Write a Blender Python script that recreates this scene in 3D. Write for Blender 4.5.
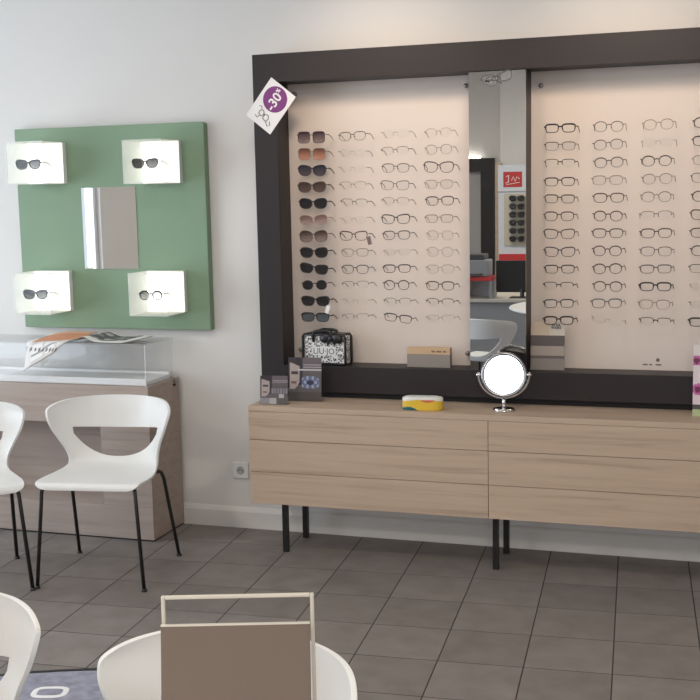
import bpy, bmesh, math, random
from mathutils import Vector, Matrix
from math import sin, cos, pi, radians, sqrt

for o in list(bpy.data.objects):
    bpy.data.objects.remove(o, do_unlink=True)
S = bpy.context.scene
COL = S.collection

# ------------------------------------------------------------------ camera
CAM = Vector((0.0, -5.154, 1.625)); FPX = 1154.8
YAW, PITCH, ROLL = radians(18.133), radians(-7.577), radians(-1.178)
fw = Vector((-sin(YAW)*cos(PITCH), cos(YAW)*cos(PITCH), sin(PITCH)))
r0 = Vector((cos(YAW), sin(YAW), 0)); u0 = r0.cross(fw)
rt = r0*cos(ROLL) + u0*sin(ROLL); up = -r0*sin(ROLL) + u0*cos(ROLL)
cam = bpy.data.cameras.new('camera'); camo = bpy.data.objects.new('camera', cam); COL.objects.link(camo)
cam.sensor_width = 36; cam.lens = FPX/700*36; cam.clip_start = 0.02
m = Matrix((rt, up, -fw)).transposed().to_4x4(); m.translation = CAM
camo.matrix_world = m
S.camera = camo

# ------------------------------------------------------------------ world and large lights
W = bpy.data.worlds.new('world'); S.world = W; W.use_nodes = True
W.node_tree.nodes['Background'].inputs[0].default_value = (0.80, 0.88, 1.0, 1)
W.node_tree.nodes['Background'].inputs[1].default_value = 1.3
S.view_settings.view_transform = 'Standard'; S.view_settings.look = 'None'
S.view_settings.exposure = 0.0; S.view_settings.gamma = 1.0
S.view_settings.use_curve_mapping = False
S.cycles.transparent_max_bounces = 40

def area_light(name, loc, target, sx, sy, power, color, spread=180):
    l = bpy.data.lights.new(name, 'AREA'); l.shape = 'RECTANGLE'; l.size = sx; l.size_y = sy
    l.energy = power; l.color = color; l.spread = radians(spread)
    o = bpy.data.objects.new(name, l); COL.objects.link(o); o.location = loc
    o.rotation_euler = (Vector(target)-Vector(loc)).to_track_quat('-Z', 'Y').to_euler()
    return o
XL, XR, YF, ZC = -5.2, 3.0, -8.6, 3.1         # room limits (display wall is y = 0)
# daylight outside the shop window in the side wall and outside the transom behind the camera
area_light('window_daylight', (XL-0.25, -2.3, 1.45), (0, -2.3, 1.45), 3.3, 2.5, 120, (0.80, 0.89, 1.0))
area_light('transom_daylight', (0.7, YF-0.25, 2.4), (0.7, 0, 2.4), 2.4, 0.95, 60, (0.88, 0.93, 1.0))

# ------------------------------------------------------------------ materials
MATS = {}
def mat(name, col, rough=0.5, metal=0.0, emit=0.0, spec=0.5, var=0.0, vscale=8.0, bump=0.0, bscale=60.0):
    if name in MATS: return MATS[name]
    M = bpy.data.materials.new(name); M.use_nodes = True; nt = M.node_tree
    b = nt.nodes['Principled BSDF']
    b.inputs['Base Color'].default_value = (*col, 1); b.inputs['Roughness'].default_value = rough
    b.inputs['Metallic'].default_value = metal; b.inputs['Specular IOR Level'].default_value = spec
    if emit:
        b.inputs['Emission Color'].default_value = (*col, 1); b.inputs['Emission Strength'].default_value = emit
    if var or bump:
        tc = nt.nodes.new('ShaderNodeTexCoord')
    if var:
        n = nt.nodes.new('ShaderNodeTexNoise'); n.inputs['Scale'].default_value = vscale; n.inputs['Detail'].default_value = 5
        cr = nt.nodes.new('ShaderNodeValToRGB')
        cr.color_ramp.elements[0].position = 0.3; cr.color_ramp.elements[1].position = 0.7
        cr.color_ramp.elements[0].color = (*[c*(1-var) for c in col], 1)
        cr.color_ramp.elements[1].color = (*[min(1, c*(1+var)) for c in col], 1)
        nt.links.new(tc.outputs['Object'], n.inputs['Vector']); nt.links.new(n.outputs['Fac'], cr.inputs['Fac'])
        nt.links.new(cr.outputs['Color'], b.inputs['Base Color'])
    if bump:
        n2 = nt.nodes.new('ShaderNodeTexNoise'); n2.inputs['Scale'].default_value = bscale; n2.inputs['Detail'].default_value = 3
        bp = nt.nodes.new('ShaderNodeBump'); bp.inputs['Strength'].default_value = bump; bp.inputs['Distance'].default_value = 0.002
        nt.links.new(tc.outputs['Object'], n2.inputs['Vector']); nt.links.new(n2.outputs['Fac'], bp.inputs['Height'])
        nt.links.new(bp.outputs['Normal'], b.inputs['Normal'])
    MATS[name] = M; return M

def wood(name, c1, c2, c3, rough=0.5):
    M = bpy.data.materials.new(name); M.use_nodes = True; nt = M.node_tree; b = nt.nodes['Principled BSDF']
    tc = nt.nodes.new('ShaderNodeTexCoord'); oi = nt.nodes.new('ShaderNodeObjectInfo')
    mp = nt.nodes.new('ShaderNodeMapping'); mp.inputs['Scale'].default_value = (1.3, 9.0, 26.0)
    ad = nt.nodes.new('ShaderNodeVectorMath'); ad.operation = 'ADD'
    ml = nt.nodes.new('ShaderNodeMath'); ml.operation = 'MULTIPLY'; ml.inputs[1].default_value = 13.0
    nt.links.new(oi.outputs['Random'], ml.inputs[0])
    nt.links.new(tc.outputs['Object'], ad.inputs[0]); nt.links.new(ml.outputs[0], ad.inputs[1])
    nt.links.new(ad.outputs[0], mp.inputs['Vector'])
    n = nt.nodes.new('ShaderNodeTexNoise'); n.inputs['Scale'].default_value = 1.6; n.inputs['Detail'].default_value = 6
    n.inputs['Distortion'].default_value = 0.6
    nt.links.new(mp.outputs[0], n.inputs['Vector'])
    cr = nt.nodes.new('ShaderNodeValToRGB'); e = cr.color_ramp.elements
    e[0].position = 0.25; e[0].color = (*c3, 1); e[1].position = 0.75; e[1].color = (*c1, 1)
    k = e.new(0.45); k.color = (*c2, 1)
    nt.links.new(n.outputs['Fac'], cr.inputs['Fac']); nt.links.new(cr.outputs['Color'], b.inputs['Base Color'])
    b.inputs['Roughness'].default_value = rough; b.inputs['Specular IOR Level'].default_value = 0.3
    MATS[name] = M; return M

def clear(name, tint=(0.97, 0.98, 0.98), refl=0.04, rough=0.02, white=0.0):
    """thin clear sheet: see-through with a Fresnel reflection and a little haze"""
    M = bpy.data.materials.new(name); M.use_nodes = True; nt = M.node_tree; nt.nodes.clear()
    out = nt.nodes.new('ShaderNodeOutputMaterial'); t = nt.nodes.new('ShaderNodeBsdfTransparent')
    t.inputs[0].default_value = (*tint, 1)
    g = nt.nodes.new('ShaderNodeBsdfGlossy'); g.inputs['Roughness'].default_value = rough
    lw = nt.nodes.new('ShaderNodeLayerWeight'); pw = nt.nodes.new('ShaderNodeMath'); pw.operation = 'POWER'; pw.inputs[1].default_value = 5.0
    lw.inputs['Blend'].default_value = 0.5; nt.links.new(lw.outputs['Facing'], pw.inputs[0])
    fr = nt.nodes.new('ShaderNodeMath'); fr.operation = 'MULTIPLY_ADD'; fr.inputs[1].default_value = 1-refl; fr.inputs[2].default_value = refl
    nt.links.new(pw.outputs[0], fr.inputs[0])
    mx = nt.nodes.new('ShaderNodeMixShader'); nt.links.new(t.outputs[0], mx.inputs[1]); nt.links.new(g.outputs[0], mx.inputs[2])
    nt.links.new(fr.outputs[0], mx.inputs[0])
    last = mx
    if white:
        d = nt.nodes.new('ShaderNodeBsdfDiffuse'); d.inputs[0].default_value = (0.9, 0.9, 0.9, 1)
        m2 = nt.nodes.new('ShaderNodeMixShader'); m2.inputs[0].default_value = white
        nt.links.new(mx.outputs[0], m2.inputs[1]); nt.links.new(d.outputs[0], m2.inputs[2]); last = m2
    nt.links.new(last.outputs[0], out.inputs[0])
    MATS[name] = M; return M

def tinted_lens(name, top, bot, opac_top, opac_bot, rough=0.12):
    """sunglass lens whose tint fades from brow to cheek"""
    M = bpy.data.materials.new(name); M.use_nodes = True; nt = M.node_tree; b = nt.nodes['Principled BSDF']
    tc = nt.nodes.new('ShaderNodeTexCoord'); sp = nt.nodes.new('ShaderNodeSeparateXYZ')
    nt.links.new(tc.outputs['Generated'], sp.inputs[0])
    cr = nt.nodes.new('ShaderNodeValToRGB'); cr.color_ramp.elements[0].color = (*bot, 1); cr.color_ramp.elements[1].color = (*top, 1)
    nt.links.new(sp.outputs['Z'], cr.inputs[0]); nt.links.new(cr.outputs[0], b.inputs['Base Color'])
    mr = nt.nodes.new('ShaderNodeMapRange'); mr.inputs['To Min'].default_value = opac_bot; mr.inputs['To Max'].default_value = opac_top
    nt.links.new(sp.outputs['Z'], mr.inputs[0]); nt.links.new(mr.outputs[0], b.inputs['Alpha'])
    b.inputs['Roughness'].default_value = rough
    b.inputs['Specular IOR Level'].default_value = 0.5 if rough < 0.3 else 0.15
    MATS[name] = M; return M

def printed(name, rough=0.35):
    if name in MATS: return MATS[name]
    M = bpy.data.materials.new(name); M.use_nodes = True; nt = M.node_tree; b = nt.nodes['Principled BSDF']
    a = nt.nodes.new('ShaderNodeAttribute'); a.attribute_name = 'Col'
    nt.links.new(a.outputs['Color'], b.inputs['Base Color']); b.inputs['Roughness'].default_value = rough
    MATS[name] = M; return M

M_wall = mat('wall_paint', (0.74, 0.715, 0.69), 0.85, var=0.012, vscale=2.0, bump=0.05, bscale=180)
M_ceil = mat('ceiling_paint', (0.8, 0.79, 0.77), 0.9)
M_base = mat('baseboard_paint', (0.76, 0.73, 0.69), 0.45)
M_grout = mat('tile_grout', (0.040, 0.034, 0.032), 0.9)
M_dark = mat('dark_laminate', (0.030, 0.0245, 0.0255), 0.45, spec=0.3)
M_black = mat('black_metal', (0.012, 0.011, 0.012), 0.4)
M_gap = mat('recess_shade', (0.012, 0.010, 0.011), 0.7)  # shade of the gap under the display frame, put into the colour
M_panel = mat('display_panel', (0.72, 0.63, 0.57), 0.55, var=0.01, vscale=3)
M_green = mat('green_board', (0.222, 0.325, 0.215), 0.65)
M_white = mat('white_plastic', (0.80, 0.795, 0.775), 0.38)
M_matt = mat('matt_white', (0.82, 0.82, 0.82), 0.6)
M_chrome = mat('chrome', (0.75, 0.75, 0.76), 0.12, 1.0)
M_mirror = mat('mirror_glass', (0.80, 0.81, 0.80), 0.0, 1.0)
M_oak = wood('pale_oak', (0.585, 0.445, 0.337), (0.525, 0.393, 0.293), (0.41, 0.30, 0.22))
M_ash = wood('greyed_oak', (0.43, 0.35, 0.305), (0.39, 0.315, 0.272), (0.335, 0.265, 0.225))
M_acr = clear('acrylic_sheet', (0.985, 0.988, 0.99), refl=0.018)
M_acre = mat('acrylic_edge', (0.85, 0.88, 0.90), 0.2)
M_lens = clear('clear_lens', (0.996, 0.996, 0.995), refl=0.02, white=0.015)
def opal(name):
    M = bpy.data.materials.new(name); M.use_nodes = True; nt = M.node_tree; nt.nodes.clear()
    out = nt.nodes.new('ShaderNodeOutputMaterial'); t = nt.nodes.new('ShaderNodeBsdfTransparent'); d = nt.nodes.new('ShaderNodeBsdfDiffuse'); q = nt.nodes.new('ShaderNodeBsdfTranslucent')
    d.inputs[0].default_value = (0.92, 0.91, 0.84, 1); q.inputs[0].default_value = (0.92, 0.91, 0.84, 1)
    a = nt.nodes.new('ShaderNodeMixShader'); a.inputs[0].default_value = 0.45; nt.links.new(d.outputs[0], a.inputs[1]); nt.links.new(q.outputs[0], a.inputs[2])
    m_ = nt.nodes.new('ShaderNodeMixShader'); m_.inputs[0].default_value = 0.55; nt.links.new(t.outputs[0], m_.inputs[1]); nt.links.new(a.outputs[0], m_.inputs[2])
    nt.links.new(m_.outputs[0], out.inputs[0]); return M
M_opal = opal('frosted_acrylic')
M_pane = clear('window_pane', (0.97, 0.98, 0.98))
M_lit = mat('lit_opal', (1.0, 0.99, 0.95), 0.4, emit=2.6)
M_ivory = mat('ivory_paint', (0.66, 0.61, 0.53), 0.4)
M_taupe = mat('taupe_board', (0.178, 0.130, 0.102), 0.55)
M_purple = mat('purple_ink', (0.20, 0.035, 0.19), 0.5)
M_paper = mat('white_card', (0.82, 0.80, 0.80), 0.5)
M_ink = mat('dark_ink', (0.03, 0.03, 0.035), 0.6)
M_red = mat('red_laminate', (0.50, 0.03, 0.03), 0.45)
M_grey = mat('grey_plastic', (0.25, 0.25, 0.26), 0.5)

def tile_material():
    M = bpy.data.materials.new('floor_tile'); M.use_nodes = True; nt = M.node_tree; b = nt.nodes['Principled BSDF']
    oi = nt.nodes.new('ShaderNodeObjectInfo'); tc = nt.nodes.new('ShaderNodeTexCoord')
    n = nt.nodes.new('ShaderNodeTexNoise'); n.inputs['Scale'].default_value = 9; n.inputs['Detail'].default_value = 6
    add = nt.nodes.new('ShaderNodeVectorMath'); add.operation = 'ADD'
    mu = nt.nodes.new('ShaderNodeMath'); mu.operation = 'MULTIPLY'; mu.inputs[1].default_value = 30
    nt.links.new(oi.outputs['Random'], mu.inputs[0]); nt.links.new(tc.outputs['Object'], add.inputs[0]); nt.links.new(mu.outputs[0], add.inputs[1])
    nt.links.new(add.outputs[0], n.inputs['Vector'])
    cr = nt.nodes.new('ShaderNodeValToRGB'); cr.color_ramp.elements[0].position = 0.3; cr.color_ramp.elements[1].position = 0.72
    cr.color_ramp.elements[0].color = (0.188, 0.164, 0.149, 1); cr.color_ramp.elements[1].color = (0.245, 0.216, 0.198, 1)
    nt.links.new(n.outputs['Fac'], cr.inputs[0])
    hs = nt.nodes.new('ShaderNodeHueSaturation'); mr = nt.nodes.new('ShaderNodeMapRange')
    mr.inputs['To Min'].default_value = 0.90; mr.inputs['To Max'].default_value = 1.10
    nt.links.new(oi.outputs['Random'], mr.inputs[0]); nt.links.new(mr.outputs[0], hs.inputs['Value'])
    nt.links.new(cr.outputs[0], hs.inputs['Color']); nt.links.new(hs.outputs[0], b.inputs['Base Color'])
    b.inputs['Roughness'].default_value = 0.52; b.inputs['Specular IOR Level'].default_value = 0.4
    return M
M_tile = tile_material()

# ------------------------------------------------------------------ mesh helpers
class MB:
    def __init__(s): s.v = []; s.f = []
    def box(s, x0, x1, y0, y1, z0, z1):
        n = len(s.v)
        s.v += [(x0,y0,z0),(x1,y0,z0),(x1,y1,z0),(x0,y1,z0),(x0,y0,z1),(x1,y0,z1),(x1,y1,z1),(x0,y1,z1)]
        s.f += [tuple(n+i for i in q) for q in ((0,3,2,1),(4,5,6,7),(0,1,5,4),(1,2,6,5),(2,3,7,6),(3,0,4,7))]
        return s
    def tube(s, path, r, n=8, closed=False, caps=True, squash=1.0):
        P = [Vector(p) for p in path]; N = len(P); base = len(s.v); pu = None
        for i in range(N):
            if closed: t = P[(i+1) % N]-P[i-1]
            else: t = P[min(i+1, N-1)]-P[max(i-1, 0)]
            t.normalize()
            if pu is None:
                a = Vector((0,0,1)) if abs(t.z) < 0.9 else Vector((0,1,0))
                pu = (a-t*a.dot(t)).normalized()
            else:
                pu = (pu-t*pu.dot(t)).normalized()
            w = t.cross(pu); rr = r[i] if isinstance(r, (list, tuple)) else r
            for k in range(n):
                an = 2*pi*k/n+pi/4
                s.v.append(tuple(P[i]+pu*(rr*cos(an))+w*(rr*squash*sin(an))))
        for i in range(N if closed else N-1):
            j = (i+1) % N
            for k in range(n):
                l = (k+1) % n
                s.f.append((base+i*n+k, base+i*n+l, base+j*n+l, base+j*n+k))
        if not closed and caps:
            s.f.append(tuple(base+k for k in range(n))[::-1]); s.f.append(tuple(base+(N-1)*n+k for k in range(n)))
        return s
    def prism(s, pts, y0, y1):
        """outline in x, z extruded along y"""
        n = len(pts); b = len(s.v)
        s.v += [(p[0], y0, p[1]) for p in pts]+[(p[0], y1, p[1]) for p in pts]
        s.f.append(tuple(range(b, b+n))); s.f.append(tuple(range(b+2*n-1, b+n-1, -1)))
        for i in range(n):
            j = (i+1) % n; s.f.append((b+i, b+n+i, b+n+j, b+j))
        return s
    def flat(s, pts, z0, z1):
        """outline in x, y extruded along z"""
        n = len(pts); b = len(s.v)
        s.v += [(p[0], p[1], z0) for p in pts]+[(p[0], p[1], z1) for p in pts]
        s.f.append(tuple(range(b+n-1, b-1, -1))); s.f.append(tuple(range(b+n, b+2*n)))
        for i in range(n):
            j = (i+1) % n; s.f.append((b+i, b+j, b+n+j, b+n+i))
        return s
    def lathe(s, prof, n=32):
        b = len(s.v)
        for r, z in prof:
            for k in range(n): s.v.append((r*cos(2*pi*k/n), r*sin(2*pi*k/n), z))
        for i in range(len(prof)-1):
            for k in range(n):
                l = (k+1) % n; s.f.append((b+i*n+k, b+i*n+l, b+(i+1)*n+l, b+(i+1)*n+k))
        s.f.append(tuple(b+k for k in range(n))[::-1]); s.f.append(tuple(b+(len(prof)-1)*n+k for k in range(n)))
        return s
    def move(s, M):
        s.v = [tuple(M @ Vector(v)) for v in s.v]; return s
    def mesh(s, name, m=None, smooth=False):
        me = bpy.data.meshes.new(name); me.from_pydata(s.v, [], s.f); me.validate(); me.update()
        bm = bmesh.new(); bm.from_mesh(me); bmesh.ops.recalc_face_normals(bm, faces=bm.faces); bm.to_mesh(me); bm.free()
        if m: me.materials.append(m)
        if smooth:
            for p in me.polygons: p.use_smooth = True
        return me
    def build(s, name, m, parent=None, bevel=0.0, smooth=False, seg=2):
        o = bpy.data.objects.new(name, s.mesh(name, m, smooth)); COL.objects.link(o)
        if parent: o.parent = parent
        if bevel:
            b = o.modifiers.new('bevel', 'BEVEL'); b.width = bevel; b.segments = seg; b.limit_method = 'ANGLE'
        return o

def tag(o, label=None, cat=None, group=None, kind=None):
    if label: o['label'] = label
    if cat: o['category'] = cat
    if group: o['group'] = group
    if kind: o['kind'] = kind
    return o
def thing(name, loc, label, cat, group=None, rz=0.0):
    o = bpy.data.objects.new(name, None); COL.objects.link(o); o.location = loc; o.rotation_euler = (0, 0, rz)
    o.empty_display_size = 0.05
    return tag(o, label, cat, group)
def struct(o): o['kind'] = 'structure'; return o
def linkmesh(name, me, parent=None, m=None):
    o = bpy.data.objects.new(name, me); COL.objects.link(o); o.parent = parent
    if m:
        if not me.materials: me.materials.append(None)
        o.material_slots[0].link = 'OBJECT'; o.material_slots[0].material = m
    return o
def copy_tree(o, parent=None):
    c = o.copy(); COL.objects.link(c); c.parent = parent
    for ch in list(o.children): copy_tree(ch, c)
    return c
def text_obj(name, body, size, m, parent, M, depth=0.0004, bold=0.0, shear=0.0):
    cu = bpy.data.curves.new(name, 'FONT'); cu.body = body; cu.size = size; cu.align_x = 'CENTER'; cu.align_y = 'CENTER'
    cu.extrude = depth; cu.offset = bold; cu.shear = shear; cu.resolution_u = 3
    t = bpy.data.objects.new(name, cu); COL.objects.link(t)
    dg = bpy.context.evaluated_depsgraph_get(); dg.update()
    me = bpy.data.meshes.new_from_object(t.evaluated_get(dg)); bpy.data.objects.remove(t, do_unlink=True)
    me.transform(M); me.materials.clear(); me.materials.append(m)
    o = bpy.data.objects.new(name, me); COL.objects.link(o); o.parent = parent
    return o
UPR = Matrix.Rotation(pi/2, 4, 'X')            # text / prints made upright, facing -y
def print_card(name, w, h, nx, ny, fn, parent, m='print_gloss', th=0.0015, back=(0.5, 0.5, 0.5)):
    """a printed card, upright, facing -y, base centre at the origin"""
    v = []; f = []; cols = []
    for j in range(ny+1):
        for i in range(nx+1): v.append((w*(i/nx-0.5), 0, h*j/ny))
    for j in range(ny):
        for i in range(nx):
            a = j*(nx+1)+i; f.append((a, a+1, a+nx+2, a+nx+1)); cols.append(fn((i+0.5)/nx, (j+0.5)/ny))
    b = len(v); v += [(-w/2, 0, 0), (w/2, 0, 0), (w/2, 0, h), (-w/2, 0, h), (-w/2, th, 0), (w/2, th, 0), (w/2, th, h), (-w/2, th, h)]
    for q in ((4,7,6,5),(0,4,5,1),(1,5,6,2),(2,6,7,3),(3,7,4,0)): f.append(tuple(b+k for k in q)); cols.append(back)
    me = bpy.data.meshes.new(name); me.from_pydata(v, [], f)
    at = me.color_attributes.new('Col', 'FLOAT_COLOR', 'CORNER')
    for p, c in zip(me.polygons, cols):
        for l in p.loop_indices: at.data[l].color = (*c, 1)
    me.materials.append(printed(m))
    o = bpy.data.objects.new(name, me); COL.objects.link(o)
    if parent: o.parent = parent
    return o

# ------------------------------------------------------------------ the room
struct(MB().box(XL-0.2, XR+0.2, 0, 0.15, 0, ZC).build('wall_back', M_wall))
wl = MB(); wy0, wy1, wz0, wz1 = -3.92, -0.7, 0.25, 2.7
wl.box(XL-0.15, XL, wy1, 0, 0, ZC).box(XL-0.15, XL, YF, wy0, 0, ZC).box(XL-0.15, XL, wy0, wy1, 0, wz0).box(XL-0.15, XL, wy0, wy1, wz1, ZC)
struct(wl.build('wall_left', M_wall))
struct(MB().box(XR, XR+0.15, YF, 0, 0, ZC).build('wall_right', M_wall))
tx0, tx1, tz0, tz1 = -0.5, 1.9, 1.95, 2.9
wf = MB().box(XL, tx0, YF-0.15, YF, 0, ZC).box(tx1, XR, YF-0.15, YF, 0, ZC).box(tx0, tx1, YF-0.15, YF, 0, tz0).box(tx0, tx1, YF-0.15, YF, tz1, ZC)
struct(wf.build('wall_front', M_wall))
struct(MB().box(-2.45, -0.9, YF, YF+0.35, 0, ZC).build('trim_1', M_wall))
struct(MB().box(XL-0.15, XR+0.15, YF-0.15, 0.15, ZC, ZC+0.12).build('ceiling', M_ceil))
def window(name, axis, a0, a1, z0, z1, pos, nm):
    e = bpy.data.objects.new(name, None); COL.objects.link(e); struct(e)
    t = 0.05
    def bb(mb, p0, p1, q0, q1, d=0.04):
        return mb.box(pos-d, pos+d, p0, p1, q0, q1) if axis == 'x' else mb.box(p0, p1, pos-d, pos+d, q0, q1)
    fr = MB(); bb(fr, a0, a0+t, z0, z1); bb(fr, a1-t, a1, z0, z1); bb(fr, a0+t, a1-t, z0, z0+t); bb(fr, a0+t, a1-t, z1-t, z1)
    for k in range(1, nm):
        c = a0+(a1-a0)*k/nm; bb(fr, c-t/2, c+t/2, z0+t, z1-t)
    fr.build('window_frame', M_matt, e)
    for k in range(nm):
        p0 = a0+(a1-a0)*k/nm+t/2; p1 = a0+(a1-a0)*(k+1)/nm-t/2
        bb(MB(), p0, p1, z0+t, z1-t, 0.003).build('pane', M_pane, e)
window('window_1', 'x', wy0, wy1, wz0, wz1, XL-0.08, 2)
window('window_2', 'y', tx0, tx1, tz0, tz1, YF-0.08, 1)

def skirting(name, x0, x1):
    pts = [(0,0),(-0.018,0),(-0.018,0.082),(-0.012,0.096),(-0.004,0.104),(0,0.104)]
    mb = MB(); n = len(pts)
    mb.v = [(x0, p[0], p[1]) for p in pts]+[(x1, p[0], p[1]) for p in pts]
    mb.f = [tuple(range(n)), tuple(range(2*n-1, n-1, -1))]+[(i, n+i, n+(i+1) % n, (i+1) % n) for i in range(n)]
    return struct(mb.build(name, M_base))
skirting('baseboard_back', XL, XR)

# floor: grout bed with single tiles laid 4.1 degrees off the wall line
floor = struct(MB().box(XL-0.15, XR+0.15, YF-0.15, 0.0, -0.10, -0.0010).build('floor', M_grout))
PH = radians(4.125); OX, OY, TS = -4.33781134*0.3, -1.66713202*0.3, 0.3
tc_, ts_ = cos(PH), sin(PH)
tw = (TS-0.0048)/2
tb = MB().box(-tw, tw, -tw, tw, -0.012, 0)
tile_me = tb.mesh('tile', M_tile)
spots = []
for i in range(-40, 40):
    for j in range(-6, 40):
        a, b = i+0.5, j+0.5
        X = OX+TS*(a*tc_+b*ts_); Y = OY+TS*(a*ts_-b*tc_)
        if XL+0.2 < X < XR-0.2 and YF+0.2 < Y < -0.155: spots.append((X, Y))
def seen(p):
    q = Vector((p[0], p[1], 0))-CAM; z = q.dot(fw)
    if z < 0.5: return 9e9
    x = 350+FPX*q.dot(rt)/z; y = 350-FPX*q.dot(up)/z
    d = max(0, -x, x-700, y-700)
    return d
spots.sort(key=seen)
for X, Y in spots[:290]:
    o = linkmesh('tile', tile_me, floor); o.location = (X, Y, 0); o.rotation_euler = (0, 0, PH)
rest = MB()
for X, Y in spots[290:]:
    R = Matrix.Translation((X, Y, 0)) @ Matrix.Rotation(PH, 4, 'Z'); n = len(rest.v)
    rest.v += [tuple(R @ Vector(v)) for v in tb.v]; rest.f += [tuple(n+k for k in f) for f in tb.f]
tag(rest.build('tile_field', M_tile, floor), kind='stuff')
# cut tiles along the display wall
k = 0
for i in range(-40, 40):
    for j in range(-6, 3):
        a, b = i+0.5, j+0.5
        X = OX+TS*(a*tc_+b*ts_); Y = OY+TS*(a*ts_-b*tc_)
        if -4.6 < X < 1.4 and -0.155 <= Y < 0.15:
            bm = bmesh.new(); bm.from_mesh(tile_me)
            bmesh.ops.transform(bm, matrix=Matrix.Translation((X, Y, 0)) @ Matrix.Rotation(PH, 4, 'Z'), verts=bm.verts)
            bmesh.ops.bisect_plane(bm, geom=bm.verts[:]+bm.edges[:]+bm.faces[:], plane_co=(0, -0.001, 0), plane_no=(0, 1, 0), clear_outer=True)
            if len(bm.faces):
                me = bpy.data.meshes.new('tile'); bm.to_mesh(me); me.materials.clear(); me.materials.append(M_tile)
                linkmesh('tile', me, floor)
            bm.free()

# ------------------------------------------------------------------ ceiling spotlights and added fill panels (out of the picture, they light it)
def spotlight(x, y, tx, ty, tz, power, label):
    t = thing('ceiling_spotlight', (x, y, ZC), label, 'spotlight', 'warm spotlights above the eyewear display')
    MB().lathe([(0.05, -0.02), (0.05, 0.0)], 24).build('mounting_plate', M_matt, t)
    MB().tube([(0, 0, -0.02), (0, 0, -0.07)], 0.008, 8).build('stem', M_matt, t)
    d = (Vector((tx, ty, tz))-Vector((x, y, ZC-0.1))).normalized(); q = d.to_track_quat('-Z', 'Y').to_matrix().to_4x4()
    MB().lathe([(0.045, 0.06), (0.05, 0.0), (0.055, -0.05)], 24).move(Matrix.Translation((0, 0, -0.1)) @ q).build('lamp_head', M_matt, t, smooth=True)
    l = bpy.data.lights.new('spot', 'SPOT'); l.energy = power; l.color = (1.0, 0.80, 0.62); l.spot_size = radians(56); l.spot_blend = 1.0
    l.shadow_soft_size = 0.22
    o = bpy.data.objects.new('spot_bulb', l); COL.objects.link(o); o.parent = t
    o.matrix_local = Matrix.Translation(Vector((0, 0, -0.1))+d*0.07) @ q
spotlight(-1.50, -1.45, -1.45, 0, 1.92, 78, 'white ceiling spotlight aimed at the sunglasses panel')
spotlight(-0.45, -1.45, -0.42, 0, 1.92, 78, 'white ceiling spotlight aimed at the panel above the booklet')
def fill_panel(x, y, power, label):  # unseen panel lamps, added to give the room soft fill light
    t = thing('ceiling_fill_panel', (x, y, ZC), label, 'fill light', 'added square ceiling fill panels')
    fr = MB().box(-0.31, 0.31, -0.31, -0.29, -0.03, 0).box(-0.31, 0.31, 0.29, 0.31, -0.03, 0).box(-0.31, -0.29, -0.29, 0.29, -0.03, 0).box(0.29, 0.31, -0.29, 0.29, -0.03, 0)
    fr.build('panel_frame', M_matt, t)
    MB().box(-0.29, 0.29, -0.29, 0.29, -0.022, -0.002).build('diffuser', mat('fill_glow', (1.0, 0.95, 0.88), 0.5, emit=4.0), t)
    l = bpy.data.lights.new('fill_glow', 'AREA'); l.size = 0.56; l.energy = power; l.color = (1.0, 0.90, 0.78)
    o = bpy.data.objects.new('fill_lamp', l); COL.objects.link(o); o.parent = t; o.location = (0, 0, -0.026)
fill_panel(-2.6, -2.6, 12, 'added square ceiling fill panel over the row of white chairs')
fill_panel(-0.2, -2.6, 14, 'added square ceiling fill panel in front of the drawer cabinets')
fill_panel(-2.6, -5.8, 45, 'added square ceiling fill panel above the office desk')
fill_panel(0.6, -5.8, 45, 'added square ceiling fill panel behind the round table')

# ------------------------------------------------------------------ big eyewear display (frame, panels, tall mirror)
FX0, FX1, FZ0, FZ1, FY = -2.075, 0.195, 0.726, 2.272, -0.165
disp = thing('eyewear_display', (-0.94, 0, 0), 'large dark framed eyewear display with pale backing panels on the wall', 'display')
def L(x): return x+0.94
IX0, IX1, IZ0, IZ1 = -1.961, 0.082, 0.848, 2.146
MB().box(L(FX0), L(IX0), FY, 0, FZ0, FZ1).build('frame_side', M_dark, disp, 0.0015)
MB().box(L(IX1), L(FX1), FY, 0, FZ0, FZ1).build('frame_side', M_dark, disp, 0.0015)
MB().box(L(IX0), L(IX1), FY, 0, IZ1, FZ1).build('frame_top', M_dark, disp, 0.0015)
MB().box(L(IX0), L(IX1), FY, 0, FZ0, IZ0).build('frame_shelf', M_dark, disp, 0.0015)
MB().box(L(FX0+0.02), L(FX1-0.02), -0.13, 0, 0.6975, FZ0).build('recessed_plinth', M_gap, disp)
MX0, MX1 = -1.0725, -0.826
PY = -0.02
pl = MB().box(L(IX0), L(MX0), PY, -0.001, IZ0, IZ1).build('backing_panel', M_panel, disp)
pr = MB().box(L(MX1), L(IX1), PY, -0.001, IZ0, IZ1).build('backing_panel', M_panel, disp)
MB().box(L(MX0)+0.001, L(MX1), FY+0.008, PY, IZ0, IZ1).build('mirror_pillar', M_dark, disp)
MB().box(L(MX0), L(MX1), FY, FY+0.008, IZ0+0.002, IZ1-0.004).build('tall_mirror', M_mirror, disp)['label'] = 'tall narrow mirror reflecting the shop'
for px, x, z in ((pl, -1.115, 0.905), (pl, -1.115, 2.10), (pl, -1.925, 0.905), (pl, -1.925, 2.10), (pr, -0.782, 0.905), (pr, -0.782, 2.085), (pr, 0.04, 0.905), (pr, 0.04, 2.085)):
    MB().lathe([(0.010, 0), (0.010, 0.012), (0.006, 0.016)], 14).move(Matrix.Translation((L(x), PY, z)) @ Matrix.Rotation(pi/2, 4, 'X')).build('panel_screw', mat('brushed_steel', (0.35, 0.33, 0.32), 0.4, 0.8), px, smooth=True)
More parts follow.
